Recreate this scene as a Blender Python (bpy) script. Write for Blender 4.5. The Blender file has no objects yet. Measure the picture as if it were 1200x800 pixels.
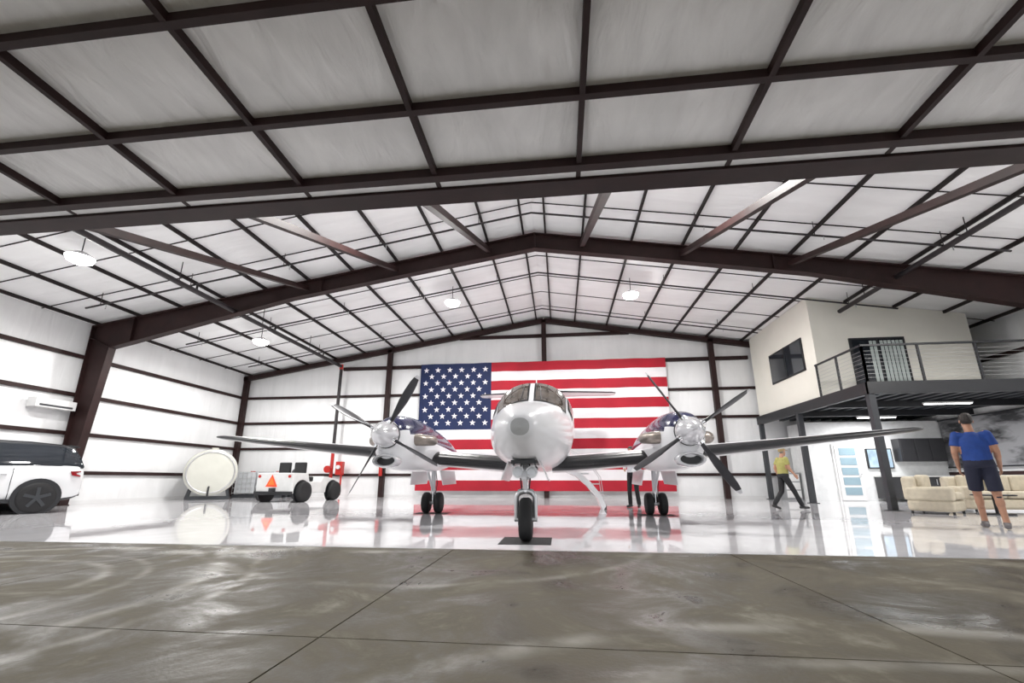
import bpy, bmesh, math, random
from mathutils import Vector, Matrix
random.seed(4)
sc = bpy.context.scene
sc.view_settings.view_transform = 'Standard'
sc.view_settings.look = 'None'
sc.view_settings.exposure = 0.28

# ------------------------------------------------------------------ materials
MATS = {}
def mat(name, col, rough=0.5, metal=0.0, var=0.06, scale=6.0, bump=0.0, bscale=20.0, coat=0.0, emit=None, estr=0.0, spec=0.5):
    if name in MATS: return MATS[name]
    m = bpy.data.materials.new(name); m.use_nodes = True
    nt = m.node_tree; b = nt.nodes['Principled BSDF']
    tc = nt.nodes.new('ShaderNodeTexCoord')
    n = nt.nodes.new('ShaderNodeTexNoise'); n.inputs['Scale'].default_value = scale; n.inputs['Detail'].default_value = 4
    nt.links.new(tc.outputs['Object'], n.inputs['Vector'])
    r = nt.nodes.new('ShaderNodeValToRGB')
    r.color_ramp.elements[0].position = 0.3; r.color_ramp.elements[1].position = 0.7
    c = Vector(col)
    r.color_ramp.elements[0].color = (*[max(0, x*(1-var)) for x in c], 1)
    r.color_ramp.elements[1].color = (*[min(1, x*(1+var)) for x in c], 1)
    nt.links.new(n.outputs['Fac'], r.inputs['Fac'])
    nt.links.new(r.outputs['Color'], b.inputs['Base Color'])
    b.inputs['Roughness'].default_value = rough
    b.inputs['Metallic'].default_value = metal
    b.inputs['Coat Weight'].default_value = coat
    b.inputs['Specular IOR Level'].default_value = spec
    if emit:
        b.inputs['Emission Color'].default_value = (*emit, 1); b.inputs['Emission Strength'].default_value = estr
    if bump > 0:
        n2 = nt.nodes.new('ShaderNodeTexNoise'); n2.inputs['Scale'].default_value = bscale; n2.inputs['Detail'].default_value = 6
        nt.links.new(tc.outputs['Object'], n2.inputs['Vector'])
        bp = nt.nodes.new('ShaderNodeBump'); bp.inputs['Strength'].default_value = bump; bp.inputs['Distance'].default_value = 0.05
        nt.links.new(n2.outputs['Fac'], bp.inputs['Height']); nt.links.new(bp.outputs['Normal'], b.inputs['Normal'])
    MATS[name] = m
    return m

def liner_mat(name, col, axis_scale, var=0.05, bump=0.35, dark=0.0, rough=0.45, nsc=1.0):
    """white vinyl-faced insulation with soft wrinkles along one direction"""
    m = bpy.data.materials.new(name); m.use_nodes = True
    nt = m.node_tree; b = nt.nodes['Principled BSDF']; L = nt.links.new
    tc = nt.nodes.new('ShaderNodeTexCoord'); mp = nt.nodes.new('ShaderNodeMapping')
    mp.inputs['Scale'].default_value = axis_scale
    L(tc.outputs['Object'], mp.inputs['Vector'])
    n = nt.nodes.new('ShaderNodeTexNoise'); n.inputs['Scale'].default_value = nsc; n.inputs['Detail'].default_value = 7
    n.inputs['Distortion'].default_value = 0.6
    L(mp.outputs['Vector'], n.inputs['Vector'])
    n3 = nt.nodes.new('ShaderNodeTexNoise'); n3.inputs['Scale'].default_value = 0.9; n3.inputs['Detail'].default_value = 3
    L(tc.outputs['Object'], n3.inputs['Vector'])
    r = nt.nodes.new('ShaderNodeValToRGB')
    r.color_ramp.elements[0].position = 0.3; r.color_ramp.elements[1].position = 0.65
    r.color_ramp.elements[0].color = (*[x*(1-var*2.2) for x in col], 1)
    r.color_ramp.elements[1].color = (*[min(1, x*(1+var)) for x in col], 1)
    mx = nt.nodes.new('ShaderNodeMath'); mx.operation = 'MULTIPLY_ADD'; mx.inputs[1].default_value = 0.5
    hm = nt.nodes.new('ShaderNodeMath'); hm.operation = 'MULTIPLY'; hm.inputs[1].default_value = 0.5
    L(n3.outputs['Fac'], hm.inputs[0]); L(n.outputs['Fac'], mx.inputs[0]); L(hm.outputs[0], mx.inputs[2])
    L(mx.outputs[0], r.inputs['Fac']); L(r.outputs['Color'], b.inputs['Base Color'])
    b.inputs['Roughness'].default_value = rough
    bp = nt.nodes.new('ShaderNodeBump'); bp.inputs['Strength'].default_value = bump; bp.inputs['Distance'].default_value = 0.06
    L(n.outputs['Fac'], bp.inputs['Height']); L(bp.outputs['Normal'], b.inputs['Normal'])
    return m

def epoxy_mat():
    m = bpy.data.materials.new('white_epoxy'); m.use_nodes = True
    nt = m.node_tree; b = nt.nodes['Principled BSDF']; L = nt.links.new
    tc = nt.nodes.new('ShaderNodeTexCoord')
    n = nt.nodes.new('ShaderNodeTexNoise'); n.inputs['Scale'].default_value = 0.8; n.inputs['Detail'].default_value = 8; n.inputs['Distortion'].default_value = 1.2
    L(tc.outputs['Object'], n.inputs['Vector'])
    r = nt.nodes.new('ShaderNodeValToRGB')
    r.color_ramp.elements[0].position = 0.3; r.color_ramp.elements[1].position = 0.62
    r.color_ramp.elements[0].color = (0.66, 0.65, 0.67, 1); r.color_ramp.elements[1].color = (0.77, 0.76, 0.78, 1)
    L(n.outputs['Fac'], r.inputs['Fac']); L(r.outputs['Color'], b.inputs['Base Color'])
    r2 = nt.nodes.new('ShaderNodeMapRange'); r2.inputs['To Min'].default_value = 0.015; r2.inputs['To Max'].default_value = 0.06
    L(n.outputs['Fac'], r2.inputs['Value']); L(r2.outputs['Result'], b.inputs['Roughness'])
    n2 = nt.nodes.new('ShaderNodeTexNoise'); n2.inputs['Scale'].default_value = 2.2; n2.inputs['Detail'].default_value = 2
    L(tc.outputs['Object'], n2.inputs['Vector'])
    bp = nt.nodes.new('ShaderNodeBump'); bp.inputs['Strength'].default_value = 0.03; bp.inputs['Distance'].default_value = 0.03
    L(n2.outputs['Fac'], bp.inputs['Height']); L(bp.outputs['Normal'], b.inputs['Normal'])
    b.inputs['Specular IOR Level'].default_value = 0.8
    return m

def concrete_mat():
    m = bpy.data.materials.new('stained_concrete'); m.use_nodes = True
    nt = m.node_tree; b = nt.nodes['Principled BSDF']; L = nt.links.new; N = nt.nodes.new
    tc = N('ShaderNodeTexCoord')
    n = N('ShaderNodeTexNoise'); n.inputs['Scale'].default_value = 1.15; n.inputs['Detail'].default_value = 12; n.inputs['Distortion'].default_value = 0.5; n.inputs['Roughness'].default_value = 0.7
    L(tc.outputs['Object'], n.inputs['Vector'])
    r = N('ShaderNodeValToRGB'); cr = r.color_ramp
    cr.elements[0].position = 0.36; cr.elements[0].color = (0.030, 0.023, 0.011, 1)
    cr.elements[1].position = 0.72; cr.elements[1].color = (0.26, 0.243, 0.20, 1)
    e = cr.elements.new(0.46); e.color = (0.054, 0.043, 0.024, 1)
    e = cr.elements.new(0.54); e.color = (0.086, 0.072, 0.046, 1)
    e = cr.elements.new(0.61); e.color = (0.145, 0.130, 0.097, 1)
    L(n.outputs['Fac'], r.inputs['Fac'])
    def rings(cx, cy, r0, w, s):
        mp = N('ShaderNodeMapping'); mp.inputs['Location'].default_value = (-cx, -cy, 0)
        L(tc.outputs['Object'], mp.inputs['Vector'])
        ln = N('ShaderNodeVectorMath'); ln.operation = 'LENGTH'; L(mp.outputs['Vector'], ln.inputs[0])
        ns = N('ShaderNodeMath'); ns.operation = 'MULTIPLY_ADD'; ns.inputs[1].default_value = 0.25
        L(n.outputs['Fac'], ns.inputs[0]); L(ln.outputs['Value'], ns.inputs[2])
        su = N('ShaderNodeMath'); su.operation = 'SUBTRACT'; su.inputs[1].default_value = r0 + 0.12; L(ns.outputs[0], su.inputs[0])
        ab = N('ShaderNodeMath'); ab.operation = 'ABSOLUTE'; L(su.outputs[0], ab.inputs[0])
        mr = N('ShaderNodeMapRange'); mr.interpolation_type = 'SMOOTHSTEP'
        mr.inputs['From Min'].default_value = 0; mr.inputs['From Max'].default_value = w
        mr.inputs['To Min'].default_value = s; mr.inputs['To Max'].default_value = 0
        L(ab.outputs[0], mr.inputs['Value'])
        n5 = N('ShaderNodeTexNoise'); n5.inputs['Scale'].default_value = 1.7; n5.inputs['Detail'].default_value = 8; L(mp.outputs['Vector'], n5.inputs['Vector'])
        m5 = N('ShaderNodeMapRange'); m5.inputs['From Min'].default_value = 0.40; m5.inputs['From Max'].default_value = 0.58; L(n5.outputs['Fac'], m5.inputs['Value'])
        mu = N('ShaderNodeMath'); mu.operation = 'MULTIPLY'; L(mr.outputs['Result'], mu.inputs[0]); L(m5.outputs['Result'], mu.inputs[1])
        return mu.outputs[0]
    acc = None
    for a in [(-5.0, 2.6, 1.45, .09, .8), (-5.0, 2.6, 1.75, .07, .6), (-5.0, 2.6, 2.25, .12, .8), (-5.0, 2.6, 2.6, .08, .6),
              (1.6, -0.6, 2.9, .10, .6), (1.6, -0.6, 3.4, .14, .7), (1.6, -.6, 2.1, .2, .4), (-1.5, 6.0, 2.6, .10, .5), (-4.2, 6.4, 1.75, .22, 1.0), (-2.3, 6.2, 1.3, .16, .9)]:
        o = rings(*a)
        if acc is None: acc = o
        else:
            ad = N('ShaderNodeMath'); ad.operation = 'ADD'; ad.use_clamp = True; L(acc, ad.inputs[0]); L(o, ad.inputs[1]); acc = ad.outputs[0]
    mix = N('ShaderNodeMix'); mix.data_type = 'RGBA'
    L(acc, mix.inputs[0]); L(r.outputs['Color'], mix.inputs[6]); mix.inputs[7].default_value = (0.30, 0.285, 0.25, 1)
    L(mix.outputs[2], b.inputs['Base Color'])
    rr = N('ShaderNodeMapRange'); rr.inputs['From Min'].default_value = 0.38; rr.inputs['From Max'].default_value = 0.58
    rr.inputs['To Min'].default_value = 0.25; rr.inputs['To Max'].default_value = 0.8
    L(n.outputs['Fac'], rr.inputs['Value']); L(rr.outputs['Result'], b.inputs['Roughness'])
    n4 = N('ShaderNodeTexNoise'); n4.inputs['Scale'].default_value = 45; n4.inputs['Detail'].default_value = 4
    L(tc.outputs['Object'], n4.inputs['Vector'])
    bp = N('ShaderNodeBump'); bp.inputs['Strength'].default_value = 0.15; bp.inputs['Distance'].default_value = 0.01
    L(n4.outputs['Fac'], bp.inputs['Height']); L(bp.outputs['Normal'], b.inputs['Normal'])
    b.inputs['Specular IOR Level'].default_value = 0.33
    return m

def mural_mat():
    m = bpy.data.materials.new('mural_print'); m.use_nodes = True
    nt = m.node_tree; b = nt.nodes['Principled BSDF']; L = nt.links.new; N = nt.nodes.new
    tc = N('ShaderNodeTexCoord'); mp = N('ShaderNodeMapping'); mp.inputs['Rotation'].default_value = (0.7, 0, 0); mp.inputs['Scale'].default_value = (1, .5, 1.6)
    L(tc.outputs['Object'], mp.inputs['Vector'])
    v = N('ShaderNodeTexVoronoi'); v.inputs['Scale'].default_value = 1.5; v.distance = 'MANHATTAN'; L(mp.outputs['Vector'], v.inputs['Vector'])
    w = N('ShaderNodeTexNoise'); w.inputs['Scale'].default_value = 3; w.inputs['Detail'].default_value = 6; w.inputs['Distortion'].default_value = 2; L(mp.outputs['Vector'], w.inputs['Vector'])
    mx = N('ShaderNodeMix'); mx.data_type = 'RGBA'; mx.inputs[0].default_value = 0.5
    L(v.outputs['Distance'], mx.inputs[6]); L(w.outputs['Fac'], mx.inputs[7])
    r = N('ShaderNodeValToRGB'); r.color_ramp.elements[0].position = .42; r.color_ramp.elements[1].position = .75
    r.color_ramp.elements[0].color = (.012, .012, .015, 1); r.color_ramp.elements[1].color = (.26, .26, .27, 1)
    L(mx.outputs[2], r.inputs['Fac']); L(r.outputs['Color'], b.inputs['Base Color']); b.inputs['Roughness'].default_value = .5
    return m

STEEL = mat('red_oxide_steel', (0.024, 0.010, 0.0095), 0.55, 0.0, 0.25, 3, spec=.28)
STEELD = mat('dark_purlin', (0.018, 0.013, 0.013), 0.6, 0, 0.2, 3, spec=.28)
BLACKS = mat('black_steel', (0.013, 0.014, 0.017), 0.45)
CHAR = mat('charcoal_steel', (0.033, 0.036, 0.042), 0.5)
PIPE = mat('black_pipe', (0.017, 0.013, 0.015), 0.5)
REDP = mat('red_paint', (0.45, 0.018, 0.013), 0.35)
WHITE = mat('aircraft_white', (0.86, 0.86, 0.88), 0.28, 0, 0.01, 3, coat=0.35)
GREYN = mat('radome_grey', (0.50, 0.50, 0.50), 0.5, 0, 0.05, 4)
NAVY = mat('navy_paint', (0.009, 0.012, 0.065), 0.2, 0, 0.1, 3, coat=0.5)
BOOT = mat('deice_boot', (0.012, 0.012, 0.014), 0.35)
RUB = mat('tyre_rubber', (0.014, 0.014, 0.015), 0.75, bump=0.1)
GLASS = mat('dark_glass', (0.02, 0.024, 0.03), 0.05, 0, 0.1, 2, coat=0.5)
WGLASS = mat('windshield_glass', (0.12, 0.10, 0.085), 0.06, 0, 0.45, 4, coat=0.6)
ALU = mat('brushed_aluminium', (0.6, 0.6, 0.61), 0.35, 0.8, 0.08, 8)
CHROME = mat('polished_chrome', (0.85, 0.85, 0.87), 0.15, 1.0, 0.03, 5)
SPIN = mat('spinner_white', (0.72, 0.72, 0.74), 0.16, 0.45, 0.02, 5, coat=.6)
EXH = mat('exhaust_steel', (0.32, 0.28, 0.25), 0.35, 0.9, 0.2, 8)
CREAM = mat('cream_wall', (0.84, 0.82, 0.74), 0.7, 0, 0.02, 2)
WPAINT = mat('white_paint', (0.75, 0.75, 0.75), 0.4, 0, 0.03, 3)
LAMPM = mat('lamp_glow', (1, 1, 1), 0.5, 0, 0, emit=(1, .98, .95), estr=60)
LEDM = mat('led_glow', (1, 1, 1), 0.5, 0, 0, emit=(1, 1, 1), estr=8)
SOFA = mat('cream_fabric', (0.56, 0.50, 0.39), 0.9, 0, 0.08, 10, bump=.15, bscale=60)
EPOXY = epoxy_mat()
CONC = concrete_mat()
DARK = mat('joint_dark', (0.02, 0.018, 0.015), 0.9)

# ------------------------------------------------------------------ mesh builder
class MB:
    def __init__(s):
        s.V = []; s.F = []; s.M = []; s.S = []; s.mats = []; s.T = Matrix.Identity(4)
    def mi(s, m):
        if m not in s.mats: s.mats.append(m)
        return s.mats.index(m)
    def add(s, vs, fs, m, smooth=False):
        o = len(s.V); s.V += [s.T @ Vector(v) for v in vs]
        ms = m if isinstance(m, list) else [m]*len(fs)
        for f, mm in zip(fs, ms):
            s.F.append([i+o for i in f]); s.M.append(s.mi(mm)); s.S.append(smooth)
    def box(s, a, b, m):
        x0, y0, z0 = a; x1, y1, z1 = b
        vs = [(x0,y0,z0),(x1,y0,z0),(x1,y1,z0),(x0,y1,z0),(x0,y0,z1),(x1,y0,z1),(x1,y1,z1),(x0,y1,z1)]
        s.add(vs, [(3,2,1,0),(4,5,6,7),(0,1,5,4),(1,2,6,5),(2,3,7,6),(3,0,4,7)], m)
    def beam(s, p0, p1, w, h, m, up=(0,0,1)):
        p0 = Vector(p0); p1 = Vector(p1); d = (p1-p0).normalized(); up = Vector(up)
        sd = d.cross(up)
        if sd.length < 1e-4: sd = d.cross(Vector((1,0,0)))
        sd.normalize(); u = sd.cross(d)
        vs = []
        for p in (p0, p1):
            for a, b in ((-1,-1),(1,-1),(1,1),(-1,1)): vs.append(p + sd*a*w/2 + u*b*h/2)
        s.add(vs, [(3,2,1,0),(4,5,6,7),(0,1,5,4),(1,2,6,5),(2,3,7,6),(3,0,4,7)], m)
    def rings(s, R, m, caps=True, smooth=True, mf=None):
        n = len(R[0]); vs = [p for r in R for p in r]; fs = []; ms = []
        for i in range(len(R)-1):
            for j in range(n):
                k = (j+1) % n
                fs.append((i*n+j, i*n+k, (i+1)*n+k, (i+1)*n+j)); ms.append(mf(i, j) if mf else m)
        s.add(vs, fs, ms, smooth)
        if caps:
            s.add(R[0], [tuple(range(n))[::-1]], m); s.add(R[-1], [tuple(range(n))], m)
    def tube(s, pts, rad, m, seg=12, caps=True):
        pts = [Vector(p) for p in pts]
        if not hasattr(rad, '__len__'): rad = [rad]*len(pts)
        R = []; prev = None
        for i, p in enumerate(pts):
            d = (pts[min(i+1, len(pts)-1)] - pts[max(i-1, 0)]).normalized()
            a = prev if prev is not None else (Vector((0,0,1)) if abs(d.z) < .9 else Vector((1,0,0)))
            u = (a - d*a.dot(d)).normalized(); v = d.cross(u); prev = u
            R.append([p + (u*math.cos(2*math.pi*j/seg) + v*math.sin(2*math.pi*j/seg))*rad[i] for j in range(seg)])
        s.rings(R, m, caps)
    def cyl(s, p0, p1, r0, m, r1=None, seg=16): s.tube([p0, p1], [r0, r0 if r1 is None else r1], m, seg)
    def lathe(s, c, axis, prof, m, seg=24, caps=True, mf=None):
        c = Vector(c); d = Vector(axis).normalized(); a = Vector((0,0,1)) if abs(d.z) < .9 else Vector((1,0,0))
        u = (a - d*a.dot(d)).normalized(); v = d.cross(u)
        R = [[c + d*t + (u*math.cos(2*math.pi*j/seg)+v*math.sin(2*math.pi*j/seg))*r for j in range(seg)] for t, r in prof]
        s.rings(R, m, caps, True, mf)
    def ell(s, c, r, m, seg=16, rg=10):
        c = Vector(c); R = []
        for i in range(rg+1):
            a = -math.pi/2 + math.pi*i/rg; q = max(math.cos(a), .02)
            R.append([c + Vector((r[0]*q*math.cos(2*math.pi*j/seg), r[1]*q*math.sin(2*math.pi*j/seg), r[2]*math.sin(a))) for j in range(seg)])
        s.rings(R, m, True)
    def prism(s, poly, ext, m):
        n = len(poly); e = Vector(ext); vs = [Vector(p) for p in poly] + [Vector(p)+e for p in poly]
        fs = [tuple(range(n))[::-1], tuple(range(n, 2*n))] + [(i, (i+1) % n, (i+1) % n+n, i+n) for i in range(n)]
        s.add(vs, fs, m)
    def build(s, name, parent=None, bevel=0, seg=2, fixn=True):
        me = bpy.data.meshes.new(name); me.from_pydata([tuple(v) for v in s.V], [], s.F)
        for m in s.mats: me.materials.append(m)
        me.polygons.foreach_set('material_index', s.M); me.polygons.foreach_set('use_smooth', s.S)
        if fixn:
            bm = bmesh.new(); bm.from_mesh(me); bmesh.ops.recalc_face_normals(bm, faces=bm.faces); bm.to_mesh(me); bm.free()
        me.update()
        ob = bpy.data.objects.new(name, me); sc.collection.objects.link(ob)
        if parent: ob.parent = parent
        if bevel:
            md = ob.modifiers.new('bevel', 'BEVEL'); md.width = bevel; md.segments = seg; md.limit_method = 'ANGLE'
        return ob
def empty(name, loc=(0,0,0), rz=0, k=1.0):
    e = bpy.data.objects.new(name, None); e.location = loc; e.rotation_euler = (0,0,rz); e.scale = (k,k,k); sc.collection.objects.link(e); return e

# ------------------------------------------------------------------ room dims
XL, XR, YB, YF, RX = -15.9, 14.64, 19.8, 5.0, -0.63
def roof(x): return 8.52 - abs(x-RX)/6.0
LIN_ROOF = liner_mat('roof_insulation', (0.88, 0.88, 0.885), (0.5, 3.5, 1), var=.035, bump=.45)
LIN_WALL = liner_mat('wall_insulation', (0.84, 0.845, 0.85), (3.0, 3.0, .45), var=.035, bump=.5)
LIN_DOOR = liner_mat('door_insulation', (0.90, 0.90, 0.90), (2.6, .8, 1.2), var=.08, bump=.8, rough=.38, nsc=1.5)

# floor & apron
b = MB(); b.box((XL-.2, 5.2, -.2), (XR+.2, YB+.2, 0), EPOXY); b.build('floor')
b = MB()
xs = [-26, -16.5, -10.4, -7.35, -4.3, -1.25, 1.8, 4.85, 7.9, 14, 26]; ys = [-14, -8, -3.5, -.75, 2.32, 5.195]
for i in range(len(xs)-1):
    for j in range(len(ys)-1):
        b.box((xs[i]+.005, ys[j]+.005, -.2), (xs[i+1]-.005, ys[j+1]-.005, -.002), CONC)
b.box((-26, -14, -.22), (26, 5.195, -.03), DARK)
b.build('concrete_apron')

# walls
b = MB(); b.prism([(XL,YB,0),(XR,YB,0),(XR,YB,roof(XR)+.3),(RX,YB,8.82),(XL,YB,roof(XL)+.3)], (0,.2,0), LIN_WALL); b.build('wall_back')
b = MB(); b.box((XL-.2, YF, 0), (XL, YB, roof(XL)+.2), LIN_WALL); b.build('wall_left')
b = MB(); b.box((XR, YF, 0), (XR+.2, YB, roof(XR)+.2), LIN_WALL); b.build('wall_right')
DX0, DX1 = -12.6, 11.4
b = MB()
b.box((XL, YF-.1, 0), (DX0-.26, YF+.1, 5.05), LIN_WALL); b.box((DX1+.26, YF-.1, 0), (XR, YF+.1, 5.05), LIN_WALL)
b.prism([(XL,YF-.1,5.06),(XR,YF-.1,5.06),(XR,YF-.1,roof(XR)+.1),(RX,YF-.1,8.62),(XL,YF-.1,roof(XL)+.1)], (0,.2,0), LIN_WALL)
b.build('wall_front')
b = MB()
b.prism([(XL-.2,YF-.3,roof(XL-.2)),(RX,YF-.3,8.52),(RX,YF-.3,8.72),(XL-.2,YF-.3,roof(XL)+.2)], (0,YB-YF+.5,0), LIN_ROOF)
b.prism([(RX,YF-.3,8.52),(XR+.2,YF-.3,roof(XR+.2)),(XR+.2,YF-.3,roof(XR)+.2),(RX,YF-.3,8.72)], (0,YB-YF+.5,0), LIN_ROOF)
b.build('ceiling')
b = MB(); b.box((XL, YB-.03, 0), (8.6, YB, .12), WPAINT); b.build('baseboard_back')
b = MB(); b.box((XL, YF+.2, 0), (XL+.03, YB, .12), WPAINT); b.build('baseboard_left')

# purlins + straps
b = MB()
for sg in (-1, 1):
    k = 0.35
    while k < 15.1:
        x = RX + sg*k; z = roof(x)
        b.beam((x, YF+.1, z-.05), (x, YB-.02, z-.05), .055, .10, STEELD)
        k += 1.5 if k > .5 else 1.15
    for y in [6.5, 8.0, 9.2, 10.7, 13.7, 15.2, 16.7, 18.2]:
        xe = XL if sg < 0 else XR
        b.beam((RX, y, roof(RX)-.015), (xe, y, roof(xe)-.015), .022, .02, STEELD, up=(0,1,0))
b.build('roof_purlins')

# girts
b = MB()
for z in (1.0, 2.25, 3.5, 4.78):
    b.box((XL+.001, YF+.2, z-.06), (XL+.10, YB, z+.06), STEEL)
    b.box((XR-.10, YF+.2, z-.06), (XR-.001, YB, z+.06), STEEL)
    b.box((XL, YB-.09, z-.06), (XR, YB-.001, z+.06), STEEL)
b.box((-10.7, YB-.12, 6.10), (8.6, YB-.001, 6.26), STEEL)
b.box((-4.8, YB-.12, 7.50), (3.4, YB-.001, 7.65), STEEL)
b.build('wall_girts')

# end wall columns + rafters
b = MB()
for x in (XL+.15, RX-7.62, RX, RX+7.62):
    b.box((x-.11, YB-.30, 0), (x+.11, YB-.10, roof(x)-.2), STEEL)
for sg, xe in ((-1, XL), (1, XR)):
    b.beam((RX, YB-.2, roof(RX)-.22), (xe, YB-.2, roof(xe)-.22), .2, .22, STEEL, up=(0,0,1))
b.build('endwall_frame')

# rigid portal frame
def portal(y, name):
    b = MB()
    for sg in (-1, 1):
        def P(u, z): return (RX + sg*u, y, z)
        top = lambda u: 8.40 - u/6
        outer = [(15.12, 0), (15.12, top(15.12)), (0, 8.40)]
        inner = [(14.72, 0), (14.30, 5.10), (13.6, top(13.6)-.88), (8.0, top(8)-.50), (3.0, top(3)-.50), (0, 7.88)]
        poly = [P(*outer[0]), P(*outer[1]), P(*outer[2])] + [P(*q) for q in inner[::-1]]
        b.prism([(p[0], p[1]-.012, p[2]) for p in poly], (0, .024, 0), STEEL)
        for pl in (outer, inner):
            for i in range(len(pl)-1):
                b.beam(P(*pl[i]), P(*pl[i+1]), .24, .03, STEEL, up=(0,0,1) if abs(pl[i][0]-pl[i+1][0]) > .6 else (1,0,0))
        for u0, u1, z0, z1 in ((15.12, 14.30, 5.45, 5.1), (13.6, 13.6, top(13.6), top(13.6)-.88), (7.0, 7.0, top(7), top(7)-.5)):
            b.beam(P(u0, z0), P(u1, z1), .22, .03, STEEL, up=(0,0,1) if abs(u0-u1) > .1 else (1,0,0))
        b.box((RX+sg*14.95-.25, y-.18, 0), (RX+sg*14.95+.22, y+.18, .03), STEEL)
    b.beam((RX, y, 8.40), (RX, y, 7.88), .24, .05, STEEL, up=(1,0,0))
    return b.build(name)
portal(12.2, 'steel_portal_frame')

# inclined struts from door header up to portal frame
b = MB()
for x in (-8.1, -5.1, -2.1, .85, 3.8, 6.8):
    z1 = 8.40 - abs(x-RX)/6 - .28
    b.beam((x, 5.30, 4.97), (x, 12.08, z1), .14, .14, STEEL)
b.build('header_struts')

# door header and opened hangar door
b = MB()
b.box((DX0-.2, 4.98, 4.60), (DX1+.2, 5.2, 4.68), STEEL)
b.box((DX0-.2, 4.98, 4.68), (DX1+.2, 5.02, 4.98), STEEL)
b.box((DX0-.2, 4.98, 4.98), (DX1+.2, 5.2, 5.05), STEEL)
b.box((DX0-.25, 4.95, 0), (DX0, 5.2, 4.6), STEEL); b.box((DX1, 4.95, 0), (DX1+.25, 5.2, 4.6), STEEL)
b.build('door_header_beam')
b = MB()
def dz(y): return 4.60 + (4.85-y)*0.04
b.beam((DX0, 4.91, dz(4.91)+.02), (DX1, 4.91, dz(4.91)+.02), .10, .08, STEEL)
b.beam((DX0, 4.79, dz(4.79)+.04), (DX1, 4.79, dz(4.79)+.04), .12, .06, WPAINT)
b.beam((DX0, 4.66, dz(4.66)+.04), (DX1, 4.66, dz(4.66)+.04), .12, .12, STEEL)
for y in (3.68, 2.58, 1.45, .3, .06):
    b.beam((DX0, y, dz(y)+.05), (DX1, y, dz(y)+.05), .075, .10, STEEL)
x = .33 - 1.85*7
while x < DX1:
    if x > DX0: b.beam((x, .05, dz(.05)+.05), (x, 4.84, dz(4.84)+.05), .06, .10, STEEL, up=(0,0,1))
    x += 1.85
for x in (DX0+.05, DX1-.05): b.beam((x, .05, dz(.05)+.05), (x, 4.84, dz(4.84)+.05), .1, .14, STEEL)
b.prism([(DX0,.05,dz(.05)+.10),(DX1,.05,dz(.05)+.10),(DX1,4.88,dz(4.88)+.10),(DX0,4.88,dz(4.88)+.10)], (0,0,.08), LIN_DOOR)
b.build('hangar_door')

# ------------------------------------------------------------------ sprinkler pipes
b = MB()
def hang(x, y, z): b.cyl((x, y, z), (x, y, roof(x)-.02), .012, PIPE, seg=6)
b.cyl((-10.6, 5.3, 6.2), (-10.6, 19.3, 6.2), .075, PIPE)
b.cyl((9.6, 5.3, 6.35), (9.6, 14.75, 6.35), .07, PIPE)
for y in (7, 10, 13.5, 16.5): hang(-10.6, y, 6.2)
for y in (7, 10, 13.5): hang(9.6, y, 6.35)
for y in (10.6, 14.2, 17.6):
    for sg, xe in ((-1, -14.2), (1, 11.0 if y < 14.6 else 8.2)):
        b.cyl((RX, y, roof(RX)-.42), (xe, y, roof(xe)-.42), .028, PIPE, seg=8)
        k = 1.5
        while k < abs(xe-RX):
            xx = RX+sg*k; b.cyl((xx, y, roof(xx)-.40), (xx, y, roof(xx)-.02), .01, PIPE, seg=6)
            b.cyl((xx+.2, y, roof(xx)-.42), (xx+.2, y, roof(xx)-.56), .014, ALU, seg=6); k += 2.9
    b.cyl((-10.6, y, 6.2), (-10.6, y, roof(-10.6)-.42), .03, PIPE, seg=8)
b.cyl((-10.6, 19.3, 6.2), (-10.6, 19.3, 2.2), .075, PIPE)
b.cyl((-10.6, 19.3, 2.2), (-10.6, 19.3, .0), .077, REDP)
b.cyl((-10.6, 19.3, 6.05), (-10.6, 19.3, 6.30), .09, REDP)
b.cyl((-10.6, 19.05, 1.25), (-10.6, 18.9, 1.25), .16, REDP); b.cyl((-10.6,19.3,1.25), (-10.6,19.05,1.25), .07, REDP)
b.box((-10.35, 19.2, 1.0), (-10.05, 19.45, 1.6), REDP); b.cyl((-10.2,19.2,1.35), (-10.2,19.1,1.35), .09, WPAINT)
b.cyl((-10.1,19.3,1.0), (-10.1,19.3,.1), .04, REDP)
b.build('sprinkler_pipes')

# ------------------------------------------------------------------ high bay lamps
def lamp(x, y):
    z = roof(x) - .70
    e = empty('high_bay_lamp', (x, y, z))
    b = MB(); b.lathe((0,0,.18), (0,0,-1), [(0,.03),(.02,.12),(.08,.20),(.13,.27),(.16,.29)], ALU, 20)
    b.cyl((0,0,.18), (0,0,.68), .012, BLACKS, seg=8)
    b.build('housing', e)
    b = MB(); b.lathe((0,0,.025), (0,0,-1), [(0,.275),(.012,.275),(.09,.24),(.15,.12)], LAMPM, 20); b.build('lens', e)
    l = bpy.data.lights.new('high_bay_light', 'SPOT'); l.spot_size = math.radians(176); l.spot_blend = .35; l.shadow_soft_size = .25; l.energy = POW; l.color = (1, .985, .96)
    lo = bpy.data.objects.new('bulb', l); sc.collection.objects.link(lo); lo.parent = e; lo.location = (0,0,-.16)
POW = 880
for x in (-11.5, -3.9, 2.7):
    for y in (8.2, 14.7):
        lamp(x, y)
lamp(10.9, 8.2)

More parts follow.
